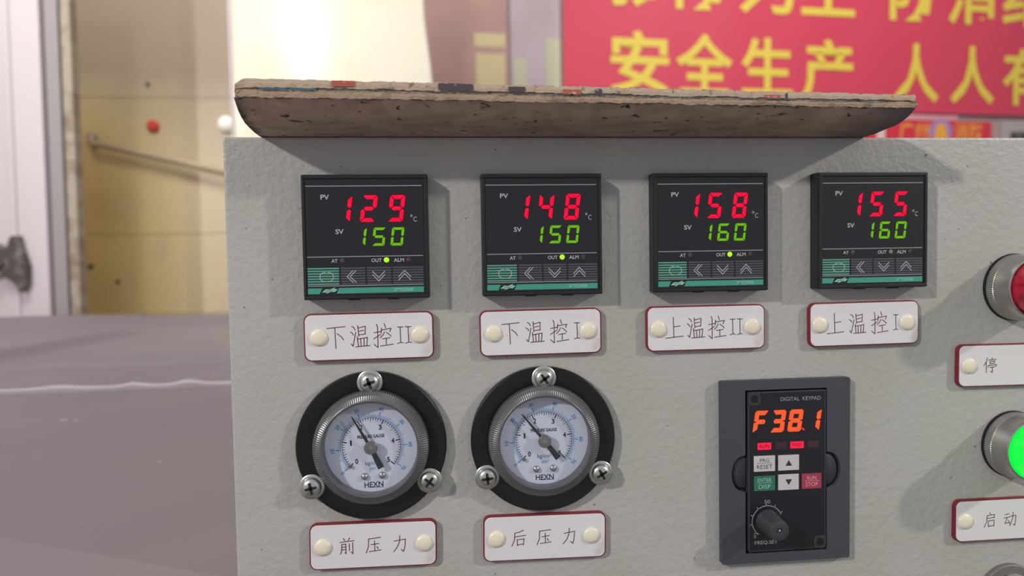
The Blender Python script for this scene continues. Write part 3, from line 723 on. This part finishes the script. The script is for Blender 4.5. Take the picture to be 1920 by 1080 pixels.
# ================================================================== PRESSURE GAUGES
def screw(name, t, x, y, z, ang, r=4.95):
    m = M(); m.lathe([(r-0.2, z), (r, z+0.25), (r, z+0.8), (r-0.4, z+1.1), (3.9, z+1.15), (3.75, z+1.7), (3.2, z+2.5), (2.2, z+3.0), (1.2, z+3.15)], x, y, 40)
    s = obj(name, m, 'screw_zinc', t, smooth=True)
    m = M()
    for k in (0, 1):
        a = ang+k*math.pi/2; c, q = math.cos(a), math.sin(a)
        pts = [(-2.3, -0.40), (-0.8, -0.6), (0.8, -0.6), (2.3, -0.40), (2.3, 0.40), (0.8, 0.6), (-0.8, 0.6), (-2.3, 0.40)]
        m.prism([(x+px*c-py*q, y+px*q+py*c) for px, py in pts], z+1.5, z+3.2)
    obj('cross_recess', m, 'recess_dark', s)
    return s
def gauge(x, y, ang, tail, rot, scr, label, angs):
    t = thing('pressure_gauge', label, 'pressure gauge', x, y, 0, 'round pressure gauges')
    # flange
    m = M(); n = 96
    loops = []
    for r, z in ((21, 0.02), (29.2, 0.02), (29.5, 0.4), (29.4, 2.6), (28.9, 3.1), (21.5, 3.1), (21.0, 2.9)):
        loops.append([(r*math.cos(2*math.pi*k/n), r*math.sin(2*math.pi*k/n), z) for k in range(n)])
    loops.append(loops[0]); m.loft(loops, cap=False); obj('mounting_flange', m, 'black_metal', t, smooth=True)
    # ribbed rim
    m = M(); seg = 300
    loops = []
    for k, (r, z, a) in enumerate(((21.5, 2.9, 0), (22.4, 3.0, 0.0), (22.5, 3.4, 0.16), (22.2, 6.0, 0.16), (20.8, 7.2, 0.15), (19.4, 7.9, 0.10), (18.8, 8.2, 0), (18.2, 8.0, 0), (18.0, 7.4, 0), (18.0, 3.4, 0), (19.0, 3.4, 0))):
        loops.append([((r+(a if i % 2 else -a))*math.cos(2*math.pi*i/seg), (r+(a if i % 2 else -a))*math.sin(2*math.pi*i/seg), z) for i in range(seg)])
    m.loft(loops, cap=False); obj('ribbed_rim', m, 'ribbed_rim', t)
    m = M(); m.lathe([(18.6, 3.0), (18.6, 3.5)], seg=64); dial = obj('dial', m, 'dial_white', t)
    Z = 3.53; A0 = math.radians(219.5+rot); ST = math.radians(-262.0/5)
    P = lambda r, a: (r*math.cos(a), r*math.sin(a))
    m = M()
    for k in range(51):
        a = A0+ST*k/10; L = 1.6 if k % 10 == 0 else (1.4 if k % 5 == 0 else 0.9)
        m.ribbon([P(11.4, a), P(11.4-L, a)], 0.46 if k % 10 == 0 else 0.24, Z)
    m.ribbon([P(11.4, A0+ST*5*k/90) for k in range(91)], 0.22, Z)
    obj('black_scale', m, 'dial_black', dial)
    m = M()
    for k in range(71):
        a = A0+ST*0.0703*k; L = 1.9 if k % 10 == 0 else (1.4 if k % 5 == 0 else 0.8)
        m.ribbon([P(11.95, a), P(11.95+L, a)], 0.42 if k % 10 == 0 else 0.22, Z)
    m.ribbon([P(11.95, A0+ST*4.93*k/90) for k in range(91)], 0.22, Z)
    for k in range(8):
        a = A0+ST*0.703*k; text(m, str(k*10), *P(15.2, a), Z, h=1.6, w=0.95 if k == 0 else 1.95, rot=a-math.pi/2, offset=0.035)
    text(m, 'psi', 0.2, -8.9, Z, h=1.5, w=2.3, rot=math.radians(rot), offset=0.01)
    obj('blue_scale', m, 'dial_blue', dial)
    m = M()
    for k in range(6):
        text(m, str(k), *P((8.2, 8.1, 8.6, 8.3, 8.6, 8.5)[k], A0+ST*k+(0.05, -0.02, 0, 0, 0.02, 0)[k]), Z, h=2.1, w=1.2 if k != 1 else 0.7, rot=math.radians(rot), offset=0.035)
    c, s = math.cos(math.radians(rot)), math.sin(math.radians(rot))
    text(m, 'PRESSURE GAUGE', -4.0*s, 4.0*c, Z, h=1.4, w=10.6, rot=math.radians(rot), offset=0.035)
    text(m, 'kg/cm²', 7.0*s, -6.8*c, Z, h=2.0, w=5.6, rot=math.radians(rot))
    obj('black_lettering', m, 'dial_black', dial)
    m = M(); text(m, 'HEXN', 15.2*s, -15.2*c, Z, h=2.2, w=7.4, rot=math.radians(rot), offset=0.02); m.ribbon([(15.2*s-1.9, -16.3*c), (15.2*s+3.6, -16.3*c)], 0.22, Z+0.02)
    obj('emblem', m, 'dial_black', dial)
    for sx in (-3.4, 3.5):
        px, py = sx*c+11.7*s, sx*s-11.7*c
        m = M(); m.lathe([(1.5, 3.5), (1.45, 3.9), (1.1, 4.5), (0.5, 4.8), (0.1, 4.85)], px, py, 20); obj('dial_screw', m, 'screw_zinc', dial, smooth=True)
    m = M(); a = math.radians(221); m.lathe([(0.75, 3.5), (0.75, 4.4)], *P(11.2, a+0.02), 12); obj('stop_pin', m, 'hub_brass', dial)
    # needle
    m = M(); d = Vector((math.cos(ang), math.sin(ang))); p = Vector((-d.y, d.x)); td = Vector((math.cos(tail), math.sin(tail))); tp = Vector((-td.y, td.x))
    m.prism([d*14.6+p*0.08, d*13.4+p*0.30, d*2+p*0.62, d*2-p*0.62, d*13.4-p*0.30, d*14.6-p*0.08], 5.4, 5.7)
    m.prism([td*1.5+tp*0.9, td*9.0+tp*1.25, td*9.0-tp*1.25, td*1.5-tp*0.9], 5.38, 5.7); obj('needle', m, 'needle_black', t)
    m = M(); m.lathe([(1.1, 3.5), (1.1, 5.2), (2.6, 5.3), (2.65, 6.1), (2.3, 6.5), (1.3, 6.6)], 0, 0, 40); hb = obj('hub', m, 'hub_brass', t, smooth=True)
    m = M(); m.lathe([(0.9, 6.59), (0.9, 6.75), (0.4, 6.8)], 0, 0, 20); obj('hub_pin', m, 'satin_steel', hb)
    m = M(); m.lathe([(18.0, 7.2), (18.0, 7.5)], seg=96); obj('glass', m, 'gauge_glass', t)
    for (sx, sy), aa in zip(scr, angs): screw('mounting_screw', t, sx, sy, 3.12, aa)
gauge(-7.0, -77.1, math.radians(119.6), math.radians(-65.1), 2.2, [(0.0, 25.4), (-23.3, -14.9), (22.4, -14.6)], 'left pressure gauge with black flange, needle near 1.8 on the inner scale', (0.35, 0.2, 0.9))
gauge(61.6, -77.4, math.radians(128.7), math.radians(-52.6), 0.4, [(0.3, 25.1), (-23.2, -14.1), (23.1, -14.5)], 'right pressure gauge with black flange, needle tilted further left near 1.6', (0.6, 0.1, 0.5))

# ================================================================== KEYPAD
KX, KY = 164.3, -95.1
t = thing('digital_keypad', 'dark grey digital keypad in a rectangular frame reading F38.1 in orange', 'keypad', KX, KY, 0)
def frame_hole(name, outer, inner, z0, z1, matn, parent, bevel=0):
    bm = bmesh.new()
    def loop(pts): 
        vs = [bm.verts.new((p[0]*MM, p[1]*MM, z1*MM)) for p in pts]
        return [bm.edges.new((vs[i], vs[(i+1) % len(vs)])) for i in range(len(vs))]
    es = loop(outer)+loop(inner)
    bmesh.ops.triangle_fill(bm, edges=es, use_beauty=True)
    r = bmesh.ops.extrude_face_region(bm, geom=list(bm.faces))
    for v in [g for g in r['geom'] if isinstance(g, bmesh.types.BMVert)]: v.co.z = z0*MM
    bmesh.ops.recalc_face_normals(bm, faces=bm.faces)
    me = bpy.data.meshes.new(name); bm.to_mesh(me); bm.free(); me.materials.append(MATS[matn])
    o = bpy.data.objects.new(name, me); COL.objects.link(o); o.parent = parent; return o
inner = []
hw, ht, hb_ = 17.9, 34.6, -34.6
inner += [(-hw, ht), (-hw, 7.4)]
for k in range(1, 12): a = math.pi*k/12; inner.append((-hw-6.0*math.sin(a)**0.8, -0.4+7.6*math.cos(a)))
inner += [(-hw, -8.2), (-hw, hb_), (hw, hb_), (hw, -8.2)]
for k in range(11, 0, -1): a = math.pi*k/12; inner.append((hw+6.0*math.sin(a)**0.8, -0.4+7.6*math.cos(a)))
inner += [(hw, 7.4), (hw, ht)]
frame_hole('bezel_frame', rrect(0, 0, 56.3, 77.4, 0.8, 3), inner, 0.02, 3.0, 'keypad_frame', t)
m = M(); m.box(-26, 26, -36, 36, 0.03, 0.4); obj('backing', m, 'hole_black', t)
for sx in (-1, 1):
    m = M(); lp = []
    for f, z in ((1.0, 0.4), (0.96, 0.9), (0.8, 1.6)):
        lp.append([(sx*(hw-0.6+(6.2*f)*max(0, math.sin(math.pi*k/16))**0.8 if True else 0), -0.4+7.4*f*math.cos(math.pi*k/16), z if sx < 0 else z+0.9) for k in range(17)])
    m.loft(lp); obj('finger_recess', m, 'keypad_body', t, smooth=True)
m = M(); m.prism(rrect(0.25, 0, 34.3, 67.8, 1.0, 4), 0.4, 3.3); obj('keypad_body', m, 'keypad_body', t, bevel=0.35)
m = M(); m.box(-16.2, 16.7, -33.2, 33.3, 3.3, 3.34); obj('face_sheet', m, 'keypad_face', t)
Z = 3.36
for (hx_, hy_, sx, sy) in ((-14.2, 31.0, -1, 1), (14.6, -30.9, 1, -1)):
    m = M(); m.prism(rrect(hx_, hy_, 5.4, 5.4, 1.2, 3), 3.3, 3.55); pd = obj('screw_pad', m, 'keypad_body', t, bevel=0.1)
    m = M(); m.flat(circ(hx_, hy_, 1.7, 24), 3.57); obj('screw_hole', m, 'hole_black', pd)
m = M(); text(m, 'DIGITAL  KEYPAD', 6.1, 30.5, Z, h=1.6, w=17.6); text(m, 'FREQ.SET', -9.1, -30.0, Z, h=1.7, w=10.0)
text(m, '50', -8.6, -12.6, Z, h=1.5, w=2.5); text(m, '0', -14.0, -27.1, Z, h=1.5, w=1.0)
kx, ky = -8.6, -20.9
arc = [(kx+6.6*math.cos(math.radians(a)), ky+6.6*math.sin(math.radians(a))) for a in range(25, 226, 8)]
m.ribbon(arc, 0.32, Z)
for a in range(30, 226, 32): m.ribbon([(kx+6.6*math.cos(math.radians(a)), ky+6.6*math.sin(math.radians(a))), (kx+7.6*math.cos(math.radians(a)), ky+7.6*math.sin(math.radians(a)))], 0.3, Z)
m.ribbon([(kx-4.75, ky-4.75), (kx-4.0, ky-5.3)], 0.5, Z)
obj('lettering', m, 'print_dim', t)
for ch, x0 in (('F', -14.8), ('3', -7.3), ('8', 0.3), ('1', 8.3)):
    m = M(); digit(m, ch, x0, 16.85, 5.6, 8.9, 1.45, Z+0.02, 0.15, 0.14, 0.16); obj('digit', m, ['led_orange', 'led_orange_rim'], t, label='glowing orange red digit')
m = M(); m.cur = 1; m.flat([(6.3, 17.9), (7.4, 16.9), (8.0, 17.2), (6.9, 18.2)], Z+0.02); m.cur = 0; m.flat([(6.6, 17.8), (7.4, 17.1), (7.7, 17.3), (6.9, 18.0)], Z+0.03)
obj('decimal_point', m, ['led_orange', 'led_orange_rim'], t)
for k, (a, b, on, s) in enumerate(((-12.8, -6.9, 1, 'RUN'), (-5.0, -0.2, 0, 'REV'), (1.5, 7.4, 1, 'FWD'), (9.2, 14.0, 0, 'ALM'))):
    m = M(); m.box(a, b, 9.5, 12.4, Z, Z+0.04); io = obj('indicator_lamp', m, 'led_pink' if on else 'led_off', t, label='lit pink red indicator' if on else None)
    if on:
        m = M(); text(m, s, (a+b)/2, 10.9, Z+0.06, h=1.5, w=4.0); obj('lettering', m, 'led_red_rim', io)
def key(a, b, c, d, matn, words, tm, label):
    m = M(); m.box(a, b, c, d, Z-0.02, Z+0.35); k = obj('button', m, matn, t, bevel=0.12, label=label)
    m = M(); z = Z+0.37; cx, cy = (a+b)/2, (c+d)/2
    if words == 'up': m.flat([(cx-1.45, cy-1.3), (cx+1.45, cy-1.3), (cx, cy+1.2)], z)
    elif words == 'down': m.flat([(cx-1.45, cy+1.2), (cx, cy-1.3), (cx+1.45, cy+1.2)], z)
    else:
        text(m, words[0], cx, cy+1.4, z, h=1.55, w=words[2]); text(m, words[1], cx, cy-1.35, z, h=1.75, w=words[3]); m.ribbon([(cx-3.3, cy+0.2), (cx+3.3, cy+0.2)], 0.16, z)
    obj('symbol' if isinstance(words, str) else 'lettering', m, tm, k)
key(-14.5, -5.3, 0.4, 7.0, 'key_white', ('PRG', 'RESET', 4.0, 6.8), 'key_text_dark', 'white button')
key(-3.9, 5.2, 0.4, 6.9, 'key_white', 'up', 'key_text_dark', 'white button with an up arrow')
key(-14.5, -5.3, -7.8, -1.5, 'key_green_flat', ('ENTER', 'DISP', 6.0, 5.2), 'key_text_green', 'green button')
key(-3.9, 5.1, -7.9, -1.3, 'key_white', 'down', 'key_text_dark', 'white button with a down arrow')
key(6.4, 15.1, -7.9, -1.4, 'key_red_flat', ('RUN', 'STOP', 4.0, 5.4), 'key_text_red', 'dull red button')
# knob
m = M(); m.lathe([(5.0, 3.34), (5.0, 3.9), (4.75, 4.3), (4.4, 12.5), (4.0, 13.6), (3.2, 13.9), (1.3, 13.8), (1.1, 13.3), (0.2, 13.2)], kx, ky, 40); kn = obj('knob', m, 'knob_rubber', t, smooth=True)
m = M(); m.lathe([(0.5, 13.2), (0.5, 13.6), (0.3, 13.75)], kx, ky, 12); obj('knob_screw', m, 'chrome', kn)

# ================================================================== PUSH BUTTONS
def push(x, y, label, lens, on):
    t = thing('push_button', label, 'push button', x, y, 0, 'round illuminated push buttons')
    m = M(); m.lathe([(14.3, 0.02), (14.6, 0.3), (14.5, 1.1), (14.0, 1.4)], seg=80); obj('gasket', m, 'hole_black', t, smooth=True)
    m = M(); seg = 200; loops = []
    for r, z, a in ((14.1, 1.4, 0), (14.2, 1.5, 0.1), (14.2, 4.8, 0.1), (14.0, 5.1, 0)):
        loops.append([((r+(a if i % 2 else -a))*math.cos(2*math.pi*i/seg), (r+(a if i % 2 else -a))*math.sin(2*math.pi*i/seg), z) for i in range(seg)])
    m.loft(loops); obj('knurled_ring', m, 'satin_steel', t)
    m = M(); n = 80; loops = []
    for r, z in ((13.9, 5.0), (14.1, 5.3), (13.8, 6.0), (13.3, 11.4), (13.0, 12.0), (12.5, 12.2), (12.2, 11.8), (12.2, 6.0)):
        loops.append([(r*math.cos(2*math.pi*k/n), r*math.sin(2*math.pi*k/n), z) for k in range(n)])
    m.loft(loops, cap=False); obj('collar', m, 'satin_steel', t, smooth=True)
    m = M(); m.lathe([(12.1, 5.2), (12.1, 11.2), (11.6, 12.2), (11.5, 17.5), (11.2, 18.2), (11.15, 21.2), (10.7, 22.6), (9.0, 23.6), (8.6, 23.5)], seg=72, cap=True); l = obj('lens', m, lens, t, smooth=True)
    m = M(); m.lathe([(9.0, 23.4), (8.4, 24.0), (4, 24.4), (0.3, 24.5)], seg=60); obj('lens_centre', m, on or lens, l, smooth=True)
push(269.3, -20.0, 'red push button in a knurled chrome collar', 'red_lens', None)
push(269.3, -88.8, 'glowing green push button in a knurled chrome collar', 'green_lens', 'green_lens_core')
t = thing('selector_switch', 'black selector switch with wide steel ring at the bottom right', 'switch', 268.2, -156.1, 0)
m = M(); m.lathe([(13.9, 0.02), (14.0, 0.3), (13.9, 1.8), (13.5, 2.2), (11.0, 2.4), (10.4, 2.4)], seg=72); obj('ring', m, 'dull_grey', t, smooth=True)
m = M(); m.lathe([(10.3, 2.4), (10.3, 3.2), (9.8, 3.5)], seg=60); obj('rim', m, 'chrome', t, smooth=True)
m = M(); m.lathe([(9.6, 3.4), (9.4, 9.0), (8.8, 10.0), (4, 10.2)], seg=60); obj('knob', m, 'knob_rubber', t, smooth=True)
m = M(); m.box(-2.6, 2.6, -9.0, 9.0, 10.0, 18.0); obj('knob_grip', m, 'knob_rubber', t, bevel=1.2)
